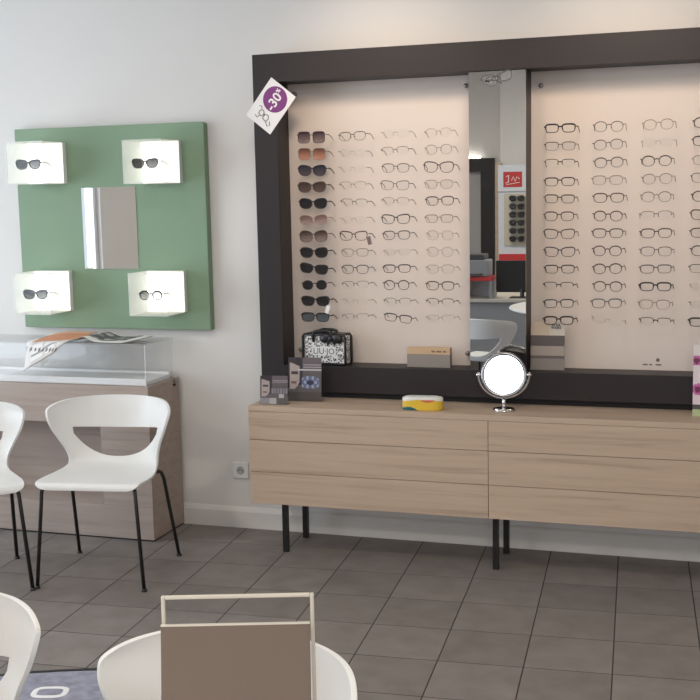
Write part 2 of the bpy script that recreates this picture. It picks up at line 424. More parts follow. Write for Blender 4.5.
# small print on the right-hand panel
MB().lathe([(0.008, 0), (0.008, 0.0006)], 16).move(Matrix.Translation((L(-0.275), PY, 0.893)) @ UPR).build('printed_mark', mat('grey_ink', (0.16, 0.13, 0.12), 0.6), pr)
for k_, w_ in enumerate((0.020, 0.012, 0.024)): MB().box(L(-0.338+0.027*k_), L(-0.338+0.027*k_)+w_, PY-0.0006, PY, 0.869, 0.875).build('print_line', MATS['grey_ink'], pr)

# ------------------------------------------------------------------ spectacles
RND = random.Random(5)
SHAPES = dict(rect=(0.0268, 0.0172, 3.4, 0.09), soft=(0.0268, 0.0190, 2.8, 0.10), round=(0.0248, 0.0208, 2.2, 0.02), square=(0.0290, 0.0258, 4.2, 0.03),
              cat=(0.0300, 0.0228, 2.6, 0.17), wide=(0.0298, 0.0222, 2.6, 0.11), way=(0.0285, 0.0200, 3.0, 0.13), big=(0.0305, 0.0252, 2.6, 0.07),
              sway=(0.0300, 0.0210, 3.0, 0.15), srect=(0.0298, 0.0195, 3.4, 0.10))
BR = {'round': 0.0090, 'square': 0.0070, 'cat': 0.0055, 'wide': 0.0058, 'big': 0.0055, 'sway': 0.0062, 'srect': 0.0062, 'soft': 0.0082, 'rect': 0.0085, 'way': 0.0070}
def outline(sh, n=22, k=1.0):
    a, b, e, tp = SHAPES[sh]; pts = []
    for i in range(n):
        t = 2*pi*i/n; c, s = cos(t), sin(t)
        x = a*math.copysign(abs(c)**(2/e), c); z = b*math.copysign(abs(s)**(2/e), s)
        x *= 1+tp*z/b
        if z > 0 and sh in ('cat', 'way', 'sway', 'wide', 'big'): z += 0.0032*(x/a)*(z/b)
        pts.append((x*k, z*k))
    return pts
MESHC = {}
def glass_meshes(sh, rim, r):
    """shared meshes: front frame, a lens, a temple; origin between the lenses, front faces -y"""
    key = (sh, rim, r)
    if key in MESHC: return MESHC[key]
    a, b, e, tp = SHAPES[sh]; off = a+BR.get(sh, 0.009)
    fr = MB()
    for s in (-1, 1):
        pts = outline(sh)
        P = [(s*off+x*s, -0.0015*(abs(x)/a), z) for x, z in pts]
        if rim == 'full': fr.tube(P, [r*(1.0+0.45*max(-0.6, p_[2]/b)) for p_ in P], 6, closed=True, squash=1.15)
        elif rim == 'half': fr.tube([P[i % 22] for i in range(0, 12)], r, 6)
        if rim != 'none': fr.tube([(s*(off+a*0.98), 0, b*0.42), (s*(off+a+0.006), 0.002, b*0.45), (s*(off+a+0.008), 0.008, b*0.45)], max(r, 0.0014), 6)
        fr.tube([(s*(off-a*0.9), 0.001, -b*0.05), (s*(off-a*0.98), 0.007, -b*0.3)], 0.0014, 5)
    fr.tube([(-(off-a*0.93), 0, b*0.30), (0, -0.002, b*0.48), (off-a*0.93, 0, b*0.30)], max(r*1.5, 0.0015), 6)
    en = MB().tube([(-0.010, 0, 0), (-0.002, 0.002, b*0.03), (0, 0.008, b*0.03)], 0.0016, 6).mesh('end_piece', None, True); en.materials.append(None)
    fm = fr.mesh('frame_front', None, True); fm.materials.append(None)
    lm = MB().prism([(x, z) for x, z in outline(sh, 22, 0.97)], -0.0006, 0.0006).mesh('lens'); lm.materials.append(None)
    tr = max(r*1.35, 0.0018)
    tm = MB().tube([(0, 0.006, 0), (0, 0.040, 0.0), (0, 0.062, -0.006), (0, 0.0925, -0.021)], [tr, tr, tr, tr*0.9], 6, squash=0.7).mesh('temple', None, True)
    tm.materials.append(None)
    MESHC[key] = (fm, lm, tm, off, off+a+0.008, b*0.45, en); return MESHC[key]
def spectacles(loc, sh, rim, r, fmat, lmat, label, group, tilt=0.0, rz=0.0, tmat=None, cat='glasses', name='eyeglasses'):
    fm, lm, tm, off, hx, hz, en = glass_meshes(sh, rim, r)
    t = thing(name, loc, label, cat, group); t.rotation_euler = (0, tilt, rz)
    linkmesh('frame_front', fm, t, fmat)
    for s in (-1, 1):
        l = linkmesh('lens', lm, t, lmat); l.location = (s*off, 0, 0); l.scale = (s, 1, 1)
        if rim == 'none':
            p = linkmesh('end_piece', en, t, fmat); p.location = (s*hx, 0, hz); p.scale = (s, 1, 1)
        k = linkmesh('temple', tm, t, tmat or fmat); k.location = (s*hx, 0.002, hz)
    return t
F = dict(
    black=mat('frame_black', (0.014, 0.013, 0.014), 0.3), brown=mat('frame_brown', (0.060, 0.036, 0.026), 0.35),
    grey=mat('frame_grey', (0.10, 0.090, 0.085), 0.35), tan=mat('frame_tan', (0.23, 0.165, 0.125), 0.35), gold=mat('frame_gold', (0.36, 0.27, 0.20), 0.3, 0.3),
    pale=mat('frame_pale', (0.46, 0.38, 0.33), 0.3), purple=mat('frame_purple', (0.045, 0.025, 0.050), 0.35), pink=mat('frame_pink', (0.30, 0.16, 0.14), 0.35),
    red=mat('frame_wine', (0.075, 0.022, 0.022), 0.35))
LS = dict(
    tint=tinted_lens('lens_tint', (0.02, 0.02, 0.022), (0.03, 0.03, 0.032), 0.80, 0.66, 0.5), faint=tinted_lens('lens_faint', (0.05, 0.05, 0.05), (0.06, 0.06, 0.06), 0.45, 0.30, 0.5),
    plum=tinted_lens('lens_plum', (0.035, 0.018, 0.026), (0.22, 0.14, 0.14), 0.97, 0.60), amber=tinted_lens('lens_amber', (0.075, 0.030, 0.026), (0.55, 0.25, 0.15), 0.96, 0.60),
    navy=tinted_lens('lens_navy', (0.020, 0.022, 0.034), (0.085, 0.065, 0.075), 0.98, 0.92), cocoa=tinted_lens('lens_cocoa', (0.045, 0.030, 0.026), (0.11, 0.068, 0.062), 0.97, 0.92),
    black=tinted_lens('lens_black', (0.016, 0.016, 0.018), (0.022, 0.020, 0.022), 0.99, 0.98), rose=tinted_lens('lens_rose', (0.12, 0.062, 0.060), (0.45, 0.30, 0.27), 0.90, 0.40),
    smoke=tinted_lens('lens_smoke', (0.022, 0.014, 0.013), (0.28, 0.20, 0.18), 0.98, 0.55), slate=tinted_lens('lens_slate', (0.070, 0.080, 0.088), (0.095, 0.105, 0.112), 0.96, 0.94))
B, MD, TH = 0.0022, 0.0016, 0.0011
ROWZ = [1.895-i*(1.895-1.070)/11 for i in range(12)]
COLX = [-1.815, -1.618, -1.419, -1.219, -0.688, -0.484, -0.284, -0.080]
GY = -0.115
sun = [('square', 'full', TH, 'purple', 'plum', 'square plum-tinted sunglasses with a thin metal frame'), ('square', 'full', TH, 'tan', 'amber', 'square amber-tinted sunglasses with a thin metal frame'),
       ('cat', 'full', B, 'black', 'navy', 'black cat-eye sunglasses with navy lenses'), ('wide', 'full', B, 'brown', 'cocoa', 'dark brown wide sunglasses with cocoa lenses'),
       ('wide', 'full', B, 'black', 'black', 'glossy black wide sunglasses'), ('wide', 'full', TH, 'pink', 'rose', 'pale rose-tinted rounded sunglasses'),
       ('big', 'full', MD, 'brown', 'smoke', 'oversized smoke-tinted sunglasses'), ('wide', 'full', B, 'black', 'black', 'black sunglasses with rounded lenses'),
       ('sway', 'full', B, 'black', 'black', 'black squared sunglasses hanging askew'), ('round', 'full', MD, 'black', 'black', 'small round black sunglasses'),
       ('sway', 'full', B, 'black', 'black', 'black squared sunglasses with a white price tag below'), ('srect', 'full', B, 'black', 'slate', 'black sunglasses with slate grey lenses')]
ORD = ['top', 'second from top', 'third from top', 'fourth from top', 'fifth from top', 'sixth from top', 'seventh from top', 'eighth from top', 'ninth from top', 'tenth from top', 'eleventh from top', 'bottom']
for i, (sh, rim, r, fc, lc, lab) in enumerate(sun):
    spectacles((COLX[0]+RND.uniform(-.002, .002), GY, ROWZ[i]), sh, rim, r, F[fc], LS[lc], lab+', '+ORD[i]+' of the sunglasses column', 'sunglasses on the display panel',
               tilt=radians(6 if i == 8 else RND.uniform(-1.5, 1.5)), cat='sunglasses', name='sunglasses')
CN = [None, 'column next to the sunglasses', 'second column from the sunglasses', 'third column from the sunglasses',
      'column above the booklet', 'second column past the tall mirror', 'third column past the tall mirror', 'fourth column past the tall mirror']
SHN = dict(rect='rectangular', soft='soft-cornered', round='round', cat='cat-eye', way='squared', wide='wide-lens')
T = {
 1: 'soft full thin brown|soft none thin pale|rect none thin pale|soft half thin tan|soft half thin brown|soft none thin pale|way full med brown|rect full thin tan|soft full med grey|rect half thin grey|rect none thin pale|rect half thin tan',
 2: 'soft none thin pale|soft half thin brown|soft full thin brown|way full thin grey|soft half thin tan|way full med black|soft full med grey|rect none thin pale|rect full med black|round full med brown|soft half thin grey|rect full med black',
 3: 'round half thin gold|round full thin gold|cat full med brown|soft full thin gold|soft full med purple|rect full thin tan|round full thin pale|round full thin pale|soft full thin pale|soft full med brown|soft half med grey|rect half thin pale',
 4: 'rect full bold black|rect full thin brown|rect half med brown|rect full med black|rect full med brown|soft full med brown|way full med brown|way full med purple|rect full med black|rect half med black|rect full med black|rect full bold black|rect half med grey',
 5: 'round full thin black|round full thin brown|round full med grey|soft full thin tan|soft full med brown|round full med red|soft full med brown|round full med brown|round full med black|round full med red|soft full med grey|rect none thin pale|rect full med black',
 6: 'round full thin tan|soft none thin pale|round full med black|round full thin tan|round full thin grey|soft half thin brown|soft full med brown|soft full thin brown|rect full med grey|rect full bold black|soft full thin pink|rect half med brown|soft half thin pale',
 7: 'round full med black|soft full med black|soft full thin tan|soft full thin grey|round full med brown|way full med brown|soft full med brown|round full med black|rect full thin grey|soft none thin pale|rect none thin tan|rect full bold black'}
TN = dict(thin=TH, med=MD, bold=B); RN = dict(full='', half='half-rim ', none='rimless ')
for c in range(1, 8):
    rows = T[c].split('|')
    if len(rows) > 12: rows = rows[:12]
    for i, s in enumerate(rows):
        sh, rim, tk, fc = s.split()
        cname = {'pale': 'pale', 'red': 'wine-red'}.get(fc, fc)
        lab = '%s %s%s eyeglasses, %s in the %s' % (cname, RN[rim], SHN[sh], ORD[i], CN[c])
        tl = radians(7) if (c, i) in ((2, 11), (5, 11)) else radians(RND.uniform(-1.6, 1.6))
        spectacles((COLX[c]+RND.uniform(-.003, .003), GY, ROWZ[i]+RND.uniform(-.002, .002)), sh, rim, TN[tk], F[fc], M_lens, lab,
                   'eyeglasses on the display panel', tilt=tl, rz=radians(RND.uniform(-1.5, 1.5)-(5 if c == 7 else 0)))
# price tags hanging on two of the pairs
def swing_tag(x, z, m, label, rot):
    t = thing('price_tag', (x, -0.125, z), label, 'price tag'); t.rotation_euler = (0, rot, 0)
    MB().box(-0.009, 0.009, -0.0005, 0.0005, -0.040, -0.002).build('card', m, t)
    MB().tube([(0, 0, -0.004), (0, 0.001, 0.012)], 0.0006, 5).build('string', M_paper, t)
swing_tag(-1.745, 1.128, M_paper, 'small white price tag hanging from the second lowest sunglasses', radians(20))
swing_tag(-1.549, 1.445, mat('taupe_card', (0.16, 0.12, 0.11), 0.6), 'small taupe price tag hanging from squared brown eyeglasses beside the sunglasses', radians(-12))
# pair clipped to the head of the tall mirror
t = spectacles((-0.945, FY-0.022, 2.112), 'way', 'full', TH, F['grey'], M_lens, 'thin grey eyeglasses lying folded against the head of the tall mirror', None, tilt=radians(-14), rz=radians(20), name='eyeglasses')
for ch in t.children:
    if ch.name.startswith('temple'):
        s = 1 if ch.location.x > 0 else -1
        ch.rotation_euler = (radians(8*s), 0, s*radians(80 if s > 0 else 86)); ch.location.z += 0.001*s; ch.location.y += 0.004+0.004*(s > 0)
MB().tube([(-0.045, 0.012, 0.0), (-0.040, 0.021, 0.002)], 0.006, 8).build('hanging_clip', M_black, t)

# ------------------------------------------------------------------ drawer cabinets and worktop
CY, CZ0, CZ1 = -0.42, 0.247, 0.686
def sideboard(x0, x1, legs, label):
    t = thing('drawer_cabinet', ((x0+x1)/2, 0, 0), label, 'cabinet', 'pale oak drawer cabinets'); w = (x1-x0)/2
    MB().box(-w+0.001, w-0.001, CY+0.02, -0.03, CZ0, CZ1-0.012).build('body', M_oak, t)
    for z0, h in ((0.2475, 0.1480), (0.3955, 0.1480), (0.5435, 0.1305)):
        MB().box(-w+0.0012, w-0.0012, CY, CY+0.0185, z0+0.0012, z0+h-0.0012).build('drawer', M_oak, t, 0.001)
    for lx, ly in legs:
        MB().box(lx-t.location.x-0.0125, lx-t.location.x+0.0125, ly-0.0125, ly+0.0125, 0, CZ0).build('leg', M_black, t, 0.001)
sideboard(-2.041, -0.944, [(-1.911, -0.325), (-1.90, -0.09)], 'pale oak three-drawer cabinet with black legs beside the wall socket')
sideboard(-0.944, 0.155, [(-0.928, -0.335), (-0.925, -0.10), (0.03, -0.335), (0.03, -0.10)], 'pale oak three-drawer cabinet with black legs under the booklet')
tag(MB().box(-2.041, 0.155, CY, -0.001, CZ1-0.012, CZ1+0.0115).build('worktop', M_oak, None, 0.0015), 'long pale oak worktop running across both drawer cabinets', 'worktop')
WT = CZ1+0.0115

# ------------------------------------------------------------------ socket
t = thing('wall_socket', (-2.268, 0, 0.29), 'white wall socket above the baseboard beside the drawer cabinet', 'socket')
MB().box(-0.041, 0.041, -0.010, 0, -0.041, 0.041).build('face_plate', M_white, t, 0.004)
MB().lathe([(0.021, 0.010), (0.021, 0.012), (0.018, 0.012), (0.018, 0.0105)], 24).move(Matrix.Rotation(pi/2, 4, 'X')).build('socket_well', mat('socket_grey', (0.45, 0.44, 0.43), 0.5), t)
for s in (-1, 1): MB().lathe([(0.0028, 0.0105), (0.0028, 0.0125)], 10).move(Matrix.Translation((s*0.0095, 0, 0)) @ Matrix.Rotation(pi/2, 4, 'X')).build('pin_hole', M_black, t)
MB().lathe([(0.003, 0.0105), (0.003, 0.020)], 10).move(Matrix.Translation((0, 0, 0.011)) @ Matrix.Rotation(pi/2, 4, 'X')).build('earth_pin', M_chrome, t)

# ------------------------------------------------------------------ green board with mirror and four lit boxes
gb = thing('green_board', (-2.908, -0.001, 0), 'large sage green square board mounted on the wall above the display counter', 'board')
GX0, GX1, GZ0, GZ1, GYF = -0.522, 0.524, 0.992, 1.993, -0.046
pts = [(GX0, GZ0), (GX1, GZ0)]+[(GX1-0.014+0.014*cos(a*pi/12), GZ1-0.014+0.014*sin(a*pi/12)) for a in range(7)]+[(GX0, GZ1)]
MB().prism(pts, GYF, 0).build('panel', M_green, gb, 0.003)
t = thing('square_mirror', (-2.911, GYF, 1.291), 'small frameless mirror fixed in the middle of the green board', 'mirror')
MB().box(-0.151, 0.151, -0.005, 0, 0, 0.403).build('glass', M_mirror, t, 0.001)
def lit_box(x, z, label, glab, sh, fc, lens, bold):
    t = thing('display_box', (x, GYF, z), label, 'display box', 'lit display boxes on the green board'); h, d = 0.101, 0.215
    MB().box(-h, h, -0.030, 0, -h, h).build('light_housing', M_matt, t, 0.001)
    MB().box(-h+0.003, h-0.003, -0.032, -0.0305, -h+0.003, h-0.003).build('lit_panel', M_lit, t)
    MB().box(-h, h, -d, -d+0.003, -h, h).build('acrylic_front', M_acr, t)
    for a in ((-h, -h+0.003, -d+0.003, -0.032, -h, h), (h-0.003, h, -d+0.003, -0.032, -h, h),
              (-h+0.003, h-0.003, -d+0.003, -0.032, h-0.003, h), (-h+0.003, h-0.003, -d+0.003, -0.032, -h, -h+0.003)):
        MB().box(*a).build('frosted_side', M_opal, t)
    ed = MB()
    for s1 in (-1, 1): ed.tube([(s1*h, -d, -h), (s1*h, -d, h)], 0.0010, 4); ed.tube([(-h, -d, s1*h), (h, -d, s1*h)], 0.0010, 4)
    ed.build('acrylic_rim', M_acre, t)
    MB().tube([(0, -0.031, 0.012), (0, -0.160, 0.012)], 0.003, 8).build('peg', M_acr, t)
    spectacles((x-0.012, GYF-0.162, z-0.008), sh, 'full', bold, F[fc], lens, glab, 'spectacles in the lit boxes', name='eyeglasses', cat='glasses')
lit_box(-3.240, 1.818, 'lit clear display box over the newspaper, upper of its pair on the green board', 'bold black dark-lens glasses inside the upper lit box at the outer board edge', 'sway', 'black', LS['tint'], 0.0030)
lit_box(-2.604, 1.806, 'lit clear display box at the rounded upper corner of the green board', 'grey dark-lens glasses inside the lit box at the rounded board corner', 'sway', 'grey', LS['tint'], 0.0022)
lit_box(-3.240, 1.182, 'lit clear display box right above the orange newspaper page', 'dark glasses inside the lit box above the orange newspaper page', 'sway', 'black', LS['tint'], 0.0030)
lit_box(-2.604, 1.182, 'lit clear display box above the end of the acrylic cover', 'round dark-rimmed glasses inside the lit box above the acrylic cover', 'round', 'black', LS['faint'], 0.0024)

# ------------------------------------------------------------------ display counter with acrylic cover and newspaper
CX0, CX1, KY, KZ = -4.10, -2.582, -0.345, 0.752
t = thing('display_counter', ((CX0+CX1)/2, 0, 0), 'greyed oak display counter with an open knee niche behind the chairs', 'counter'); q = -t.location.x
MB().box(CX0+q, CX1+q, KY, -0.02, 0.566, KZ).build('top_box', M_ash, t, 0.001)
MB().box(-2.845+q, CX1+q, KY, -0.02, 0.169, 0.5655).build('side_pedestal', M_ash, t, 0.0008)
MB().box(CX0+q, -3.84+q, KY, -0.02, 0.169, 0.5655).build('side_pedestal', M_ash, t, 0.0008)
MB().box(-3.84+q, -2.845+q, -0.10, -0.02, 0.169, 0.5655).build('back_panel', M_ash, t)
MB().box(CX0+q, CX1+q, KY, -0.02, 0.008, 0.168).build('plinth', M_ash, t, 0.001)
MB().box(CX0+q+0.004, CX1+q-0.004, KY+0.004, -0.022, 0, 0.008).build('base_shadow', M_black, t)  # black strip standing in for the shadow line under the plinth
lk = MB().box(CX1+q+0.0003, CX1+q+0.012, -0.075, -0.045, 0.715, 0.750).build('latch', mat('latch_steel', (0.35, 0.32, 0.30), 0.35, 0.8), t, 0.002)
MB().lathe([(0.006, 0), (0.006, 0.010)], 12).move(Matrix.Translation((CX1+q+0.006, -0.0752, 0.722)) @ Matrix.Rotation(pi/2, 4, 'X')).build('lock_button', M_black, lk)
AX0, AX1, AY0, AY1, AZ1 = -4.07, -2.598, -0.33, -0.035, 0.952
tr = thing('display_tray', ((AX0+AX1)/2, (AY0+AY1)/2, KZ), 'white display tray lying inside the acrylic cover', 'tray'); hx = (AX1-AX0)/2
MB().box(-hx+0.012, hx-0.012, -0.128, 0.128, 0, 0.020).build('base', M_matt, tr, 0.002)
for a in ((-hx+0.012, hx-0.012, 0.118, 0.128), (-hx+0.012, hx-0.012, -0.128, -0.118)): MB().box(a[0], a[1], a[2], a[3], 0.0202, 0.032).build('edge_strip', M_matt, tr)
t = thing('acrylic_cover', ((AX0+AX1)/2, (AY0+AY1)/2, KZ), 'clear acrylic cover box standing on the display counter', 'cover'); hy = (AY1-AY0)/2; hh = AZ1-KZ
e = 0.004
for a in ((-hx, hx, -hy, -hy+e, 0, hh-e), (-hx, hx, hy-e, hy, 0, hh-e), (-hx, -hx+e, -hy+e, hy-e, 0, hh-e), (hx-e, hx, -hy+e, hy-e, 0, hh-e), (-hx, hx, -hy, hy, hh-e, hh)):
    MB().box(*a).build('acrylic_side', M_acr, t)
ed = MB()
for s1 in (-1, 1):
    for s2 in (-1, 1): ed.tube([(s1*hx, s2*hy, 0), (s1*hx, s2*hy, hh)], 0.0016, 4)
    ed.tube([(s1*hx, -hy, hh), (s1*hx, hy, hh)], 0.0016, 4)
ed.tube([(-hx, -hy, hh), (hx, -hy, hh)], 0.0008, 4)
ed.build('acrylic_rim', M_acre, t)
def page(name, P, parent, fn, nu=36, nv=30, th=0.0008):
    v = []; f = []; cols = []
    for j in range(nv+1):
        for i in range(nu+1): v.append(tuple(P(i/nu, j/nv)))
    for j in range(nv):
        for i in range(nu):
            a = j*(nu+1)+i; f.append((a, a+1, a+nu+2, a+nu+1)); cols.append(fn((i+.5)/nu, (j+.5)/nv))
    me = bpy.data.meshes.new(name); me.from_pydata(v, [], f)
    at = me.color_attributes.new('Col', 'FLOAT_COLOR', 'CORNER')
    for p, c in zip(me.polygons, cols):
        p.use_smooth = True
        for l in p.loop_indices: at.data[l].color = (*c, 1)
    me.materials.append(printed('print_paper', 0.6))
    o = bpy.data.objects.new(name, me); COL.objects.link(o); o.parent = parent
    so = o.modifiers.new('thick', 'SOLIDIFY'); so.thickness = th; so.offset = -1
    return o
npz = AZ1+0.0012
t = thing('newspaper', (-3.02, -0.20, npz), 'open newspaper with an orange page drooping over the acrylic cover', 'newspaper')
# local coordinates: x along the wall, y towards the wall; u runs spine -> outer edge, v back -> front
def left_page(lift):
    def P(u, v):
        x = 0.03-0.265*u+0.045*u*v
        yb = 0.125-0.01*u; yf = -0.125-0.155*u
        y = yb+(yf-yb)*v
        z = 0.024*sin(pi*min(1, 0.12+u*0.80))*max(0, 1-v/0.75)+0.012*(1-u)**6+lift
        edge = -0.126                                # front edge of the cover
        if y < edge:
            s = edge-y; a = 1.05*min(1, s/0.05)
            z -= s*sin(a)*0.98; y = edge-s*cos(a)-0.004*min(1, s/0.02)
            z += 0.0
        return (x, y, max(z, -0.2))
    return P
OR, WH, GRY = (0.62, 0.27, 0.15), (0.78, 0.76, 0.74), (0.36, 0.35, 0.36)
def left_print(u, v):
    if u > 0.90: return WH if not (0.2 < v < 0.45 and u < 0.96) else (0.25, 0.25, 0.25)
    if v < 0.70-0.62*max(0, u-0.80): return OR if v > 0.16 else (0.70, 0.45, 0.34)
    for k in range(3):
        u0 = 0.06+0.29*k
        if u0 < u < u0+0.24 and 0.745 < v < 0.95:
            if 0.82 < v < 0.86: return GRY
            return (0.84, 0.82, 0.80)
    return (0.66, 0.63, 0.60)
page('page', left_page(0.0035), t, left_print)
page('page', left_page(0.0015), t, lambda u, v: (0.20, 0.18, 0.17))
def right_page(lift):
    def P(u, v):
        x = 0.03+0.315*u-0.015*v-0.03*u*v
        y = 0.115-0.225*v-0.01*u
        z = lift+0.024*math.exp(-((u-0.24)/0.15)**2)+0.010*math.exp(-((u-0.85)/0.25)**2)*(1-v)
        return (x, y, z)
    return P
def right_print(u, v):
    if v > 0.80 or u > 0.90 or v < 0.06 or u < 0.05: return WH
    n = sin(u*17+v*9)+sin(v*23-u*11)+sin(u*41)*0.5
    return (0.10, 0.10, 0.11) if n < 0.2 else (0.26, 0.25, 0.25) if n < 1.2 else (0.5, 0.48, 0.47)
page('page', right_page(0.004), t, right_print)
page('page', right_page(0.0018), t, lambda u, v: (0.20, 0.18, 0.17))

# ------------------------------------------------------------------ white shell chairs
def chair_proto():
    t = thing('shell_chair', (0, 0, 0), 'white', 'chair', 'white shell chairs')
    #       y      z     halfw  wrap  lift
    K = [(-.238, .428, .205, .000, .000), (-.236, .442, .222, -.004, .000), (-.215, .452, .230, -.006, .000), (-.12, .449, .236, .0, .000), (-.02, .444, .228, .0, .003),
         (.07, .443, .212, .010, .012), (.135, .456, .205, .040, .022), (.175, .492, .212, .085, .030), (.197, .540, .232, .130, .034),
         (.212, .600, .258, .165, .030), (.224, .655, .274, .182, .018), (.233, .705, .282, .180, .004), (.239, .738, .274, .170, -.006), (.241, .753, .265, .160, -.012)]
    nK = len(K)-1
    def cr(p0, p1, p2, p3, t_):
        return 0.5*((2*p1)+(-p0+p2)*t_+(2*p0-5*p1+4*p2-p3)*t_*t_+(-p0+3*p1-3*p2+p3)*t_**3)
    def row(v):
        x = v*nK; i = min(int(x), nK-1); f_ = x-i
        a = [K[max(0, i-1)], K[i], K[i+1], K[min(nK, i+2)]]
        return [cr(*[q_[k] for q_ in a], f_) for k in range(5)]
    def S_(u, v):                                     # u -1..1 lateral
        y, z, w, wr, li = row(v)
        return Vector((w*sin(u*1.15)/sin(1.15), y-wr*abs(u)**2.2, z+li*abs(u)**2.0-(0.006*(1-u*u) if 0.15 < v < 0.5 else 0)))
    # cut-out in (u, v): flat top, curved bottom
    VT, VB, UW = 9.15/nK, 6.75/nK, 0.72
    def vb(u):
        k = min(1.0, abs(u)/UW)
        return VT-0.012-(VT-0.012-VB)*(1-k**2.3)**0.62 if k < 1 else VT
    def inside(u, v): return abs(u) < UW and vb(u) < v < VT
    NU, NV = 54, 84
    def uv(i, j):
        u = sin((-1+2*i/NU)*pi/2); a_ = abs(u)
        t1 = max(0, (a_-0.52)/0.48); t0 = max(0, (a_-0.72)/0.28)
        hi = 1-0.15*(1-sqrt(max(0, 1-t1*t1))); lo = 0.11*(1-sqrt(max(0, 1-t0*t0)))
        return u, lo+(hi-lo)*j/NV
    P = [[uv(i, j) for i in range(NU+1)] for j in range(NV+1)]
    # outline of the hole as polyline for snapping
    hole = []
    for k in range(81):
        u = -UW+2*UW*k/80; hole.append((u, vb(u)))
    for k in range(81):
        u = UW-2*UW*k/80; hole.append((u, VT))
    idx = {}; v_ = []; f_ = []
    def ins(i, j): return inside(*P[j][i])
    def vid(i, j):
        if (i, j) not in idx:
            u, v = P[j][i]
            if inside(u, v):
                u, v = min(hole, key=lambda h: (h[0]-u)**2*0.09+(h[1]-v)**2)
            idx[(i, j)] = len(v_); v_.append(tuple(S_(u, v)))
        return idx[(i, j)]
    for j in range(NV):
        for i in range(NU):
            c = [(i, j), (i+1, j), (i+1, j+1), (i, j+1)]
            if all(ins(*k) for k in c): continue
            f_.append(tuple(vid(*k) for k in c))
    mb = MB(); mb.v = v_; mb.f = f_
    sh = mb.build('seat_shell', M_white, t, smooth=True)
    so = sh.modifiers.new('thick', 'SOLIDIFY'); so.thickness = 0.011; so.offset = 0
    bv = sh.modifiers.new('edge', 'BEVEL'); bv.width = 0.004; bv.segments = 2; bv.limit_method = 'ANGLE'; bv.angle_limit = radians(50)
    r = 0.0085
    for s in (-1, 1):
        path = [(s*.236, -.243, .006), (s*.205, -.215, .415), (s*.200, -.205, .432), (s*.195, -.185, .436)]
        lg = MB().tube(path, r, 8).build('leg', M_black, t, smooth=True)
        MB().lathe([(0.012, 0), (0.012, 0.006), (0.009, 0.012)], 12).move(Matrix.Translation((s*.236, -.243, 0))).build('foot_glide', M_black, lg)
        path = [(s*.240, .245, .006), (s*.218, .135, .395), (s*.212, .118, .425), (s*.205, .098, .434), (s*.20, .07, .435)]
        lg = MB().tube(path, r, 8).build('leg', M_black, t, smooth=True)
        MB().lathe([(0.012, 0), (0.012, 0.006), (0.009, 0.012)], 12).move(Matrix.Translation((s*.240, .245, 0))).build('foot_glide', M_black, lg)
        MB().tube([(s*.195, -.187, .434), (s*.20, .072, .432)], r*0.9, 8).build('seat_rail', M_black, t, smooth=True)
    return t
c0 = chair_proto()
chairs = [((-2.566, -0.790), 9.5, 'white shell chair with black legs in front of the counter pedestal'),
          ((-3.10, -1.075), 42, 'white shell chair with black legs under the drooping newspaper page'),
          ((-0.895, -3.33), -9, 'white shell chair tucked behind the taupe tabletop stand'),
          ((-1.62, -3.275), 22, 'white shell chair standing on the grey-blue round rug')]
for i, (p, a, lab) in enumerate(chairs):
    c = c0 if i == 0 else copy_tree(c0)
    c.location = (p[0], p[1], 0 if i < 2 else 0.0085); c.rotation_euler = (0, 0, radians(a)); c['label'] = lab

# ------------------------------------------------------------------ round rug, round table, tabletop stand
def rug_material():
    M = mat('rug_pile', (0.27, 0.27, 0.335), 0.95, var=0.22, vscale=26, bump=0.6, bscale=260); return M
RC = (-1.65, -3.11)
t = thing('round_rug', (*RC, 0), 'large round grey-blue rug with a dark edge under the chairs', 'rug')
MB().lathe([(1.385, 0), (1.385, 0.007)], 96).build('pile', rug_material(), t)
ring = MB(); 
for k in range(96):
    a = 2*pi*k/96
    for rr, z in ((1.386, 0.0), (1.386, 0.0085), (1.402, 0.0085), (1.402, 0.0)): ring.v.append((rr*cos(a), rr*sin(a), z))
for k in range(96):
    l = (k+1) % 96
    for q_ in range(4): ring.f.append((4*k+q_, 4*l+q_, 4*l+(q_+1) % 4, 4*k+(q_+1) % 4))
ring.build('edge_binding', M_black, t)
for (x, y, a) in ((-2.115, -1.985, 0.3),):
    P = [(0.052*math.copysign(abs(cos(k*pi/14))**0.6, cos(k*pi/14)), 0.036*math.copysign(abs(sin(k*pi/14))**0.6, sin(k*pi/14)), 0.0068) for k in range(28)]
    mb = MB().tube(P, 0.010, 6, closed=True); mb.v = [(v[0], v[1], 0.0072+(v[2]-0.0068)*0.10) for v in mb.v]
    mb.move(Matrix.Translation((x-RC[0], y-RC[1], 0)) @ Matrix.Rotation(a, 4, 'Z')).build('woven_ring', M_paper, t)

t = thing('round_table', (-0.95, -4.17, 0.0085), 'round white pedestal table carrying the taupe tabletop stand', 'table')
MB().lathe([(0.65, 0.722), (0.66, 0.728), (0.66, 0.738), (0.655, 0.742)], 72).build('tabletop', M_white, t)
MB().lathe([(0.035, 0.02), (0.035, 0.722)], 24).build('column', M_chrome, t, smooth=True)
MB().lathe([(0.27, 0.0), (0.27, 0.008), (0.05, 0.02)], 48).build('foot_plate', M_chrome, t)

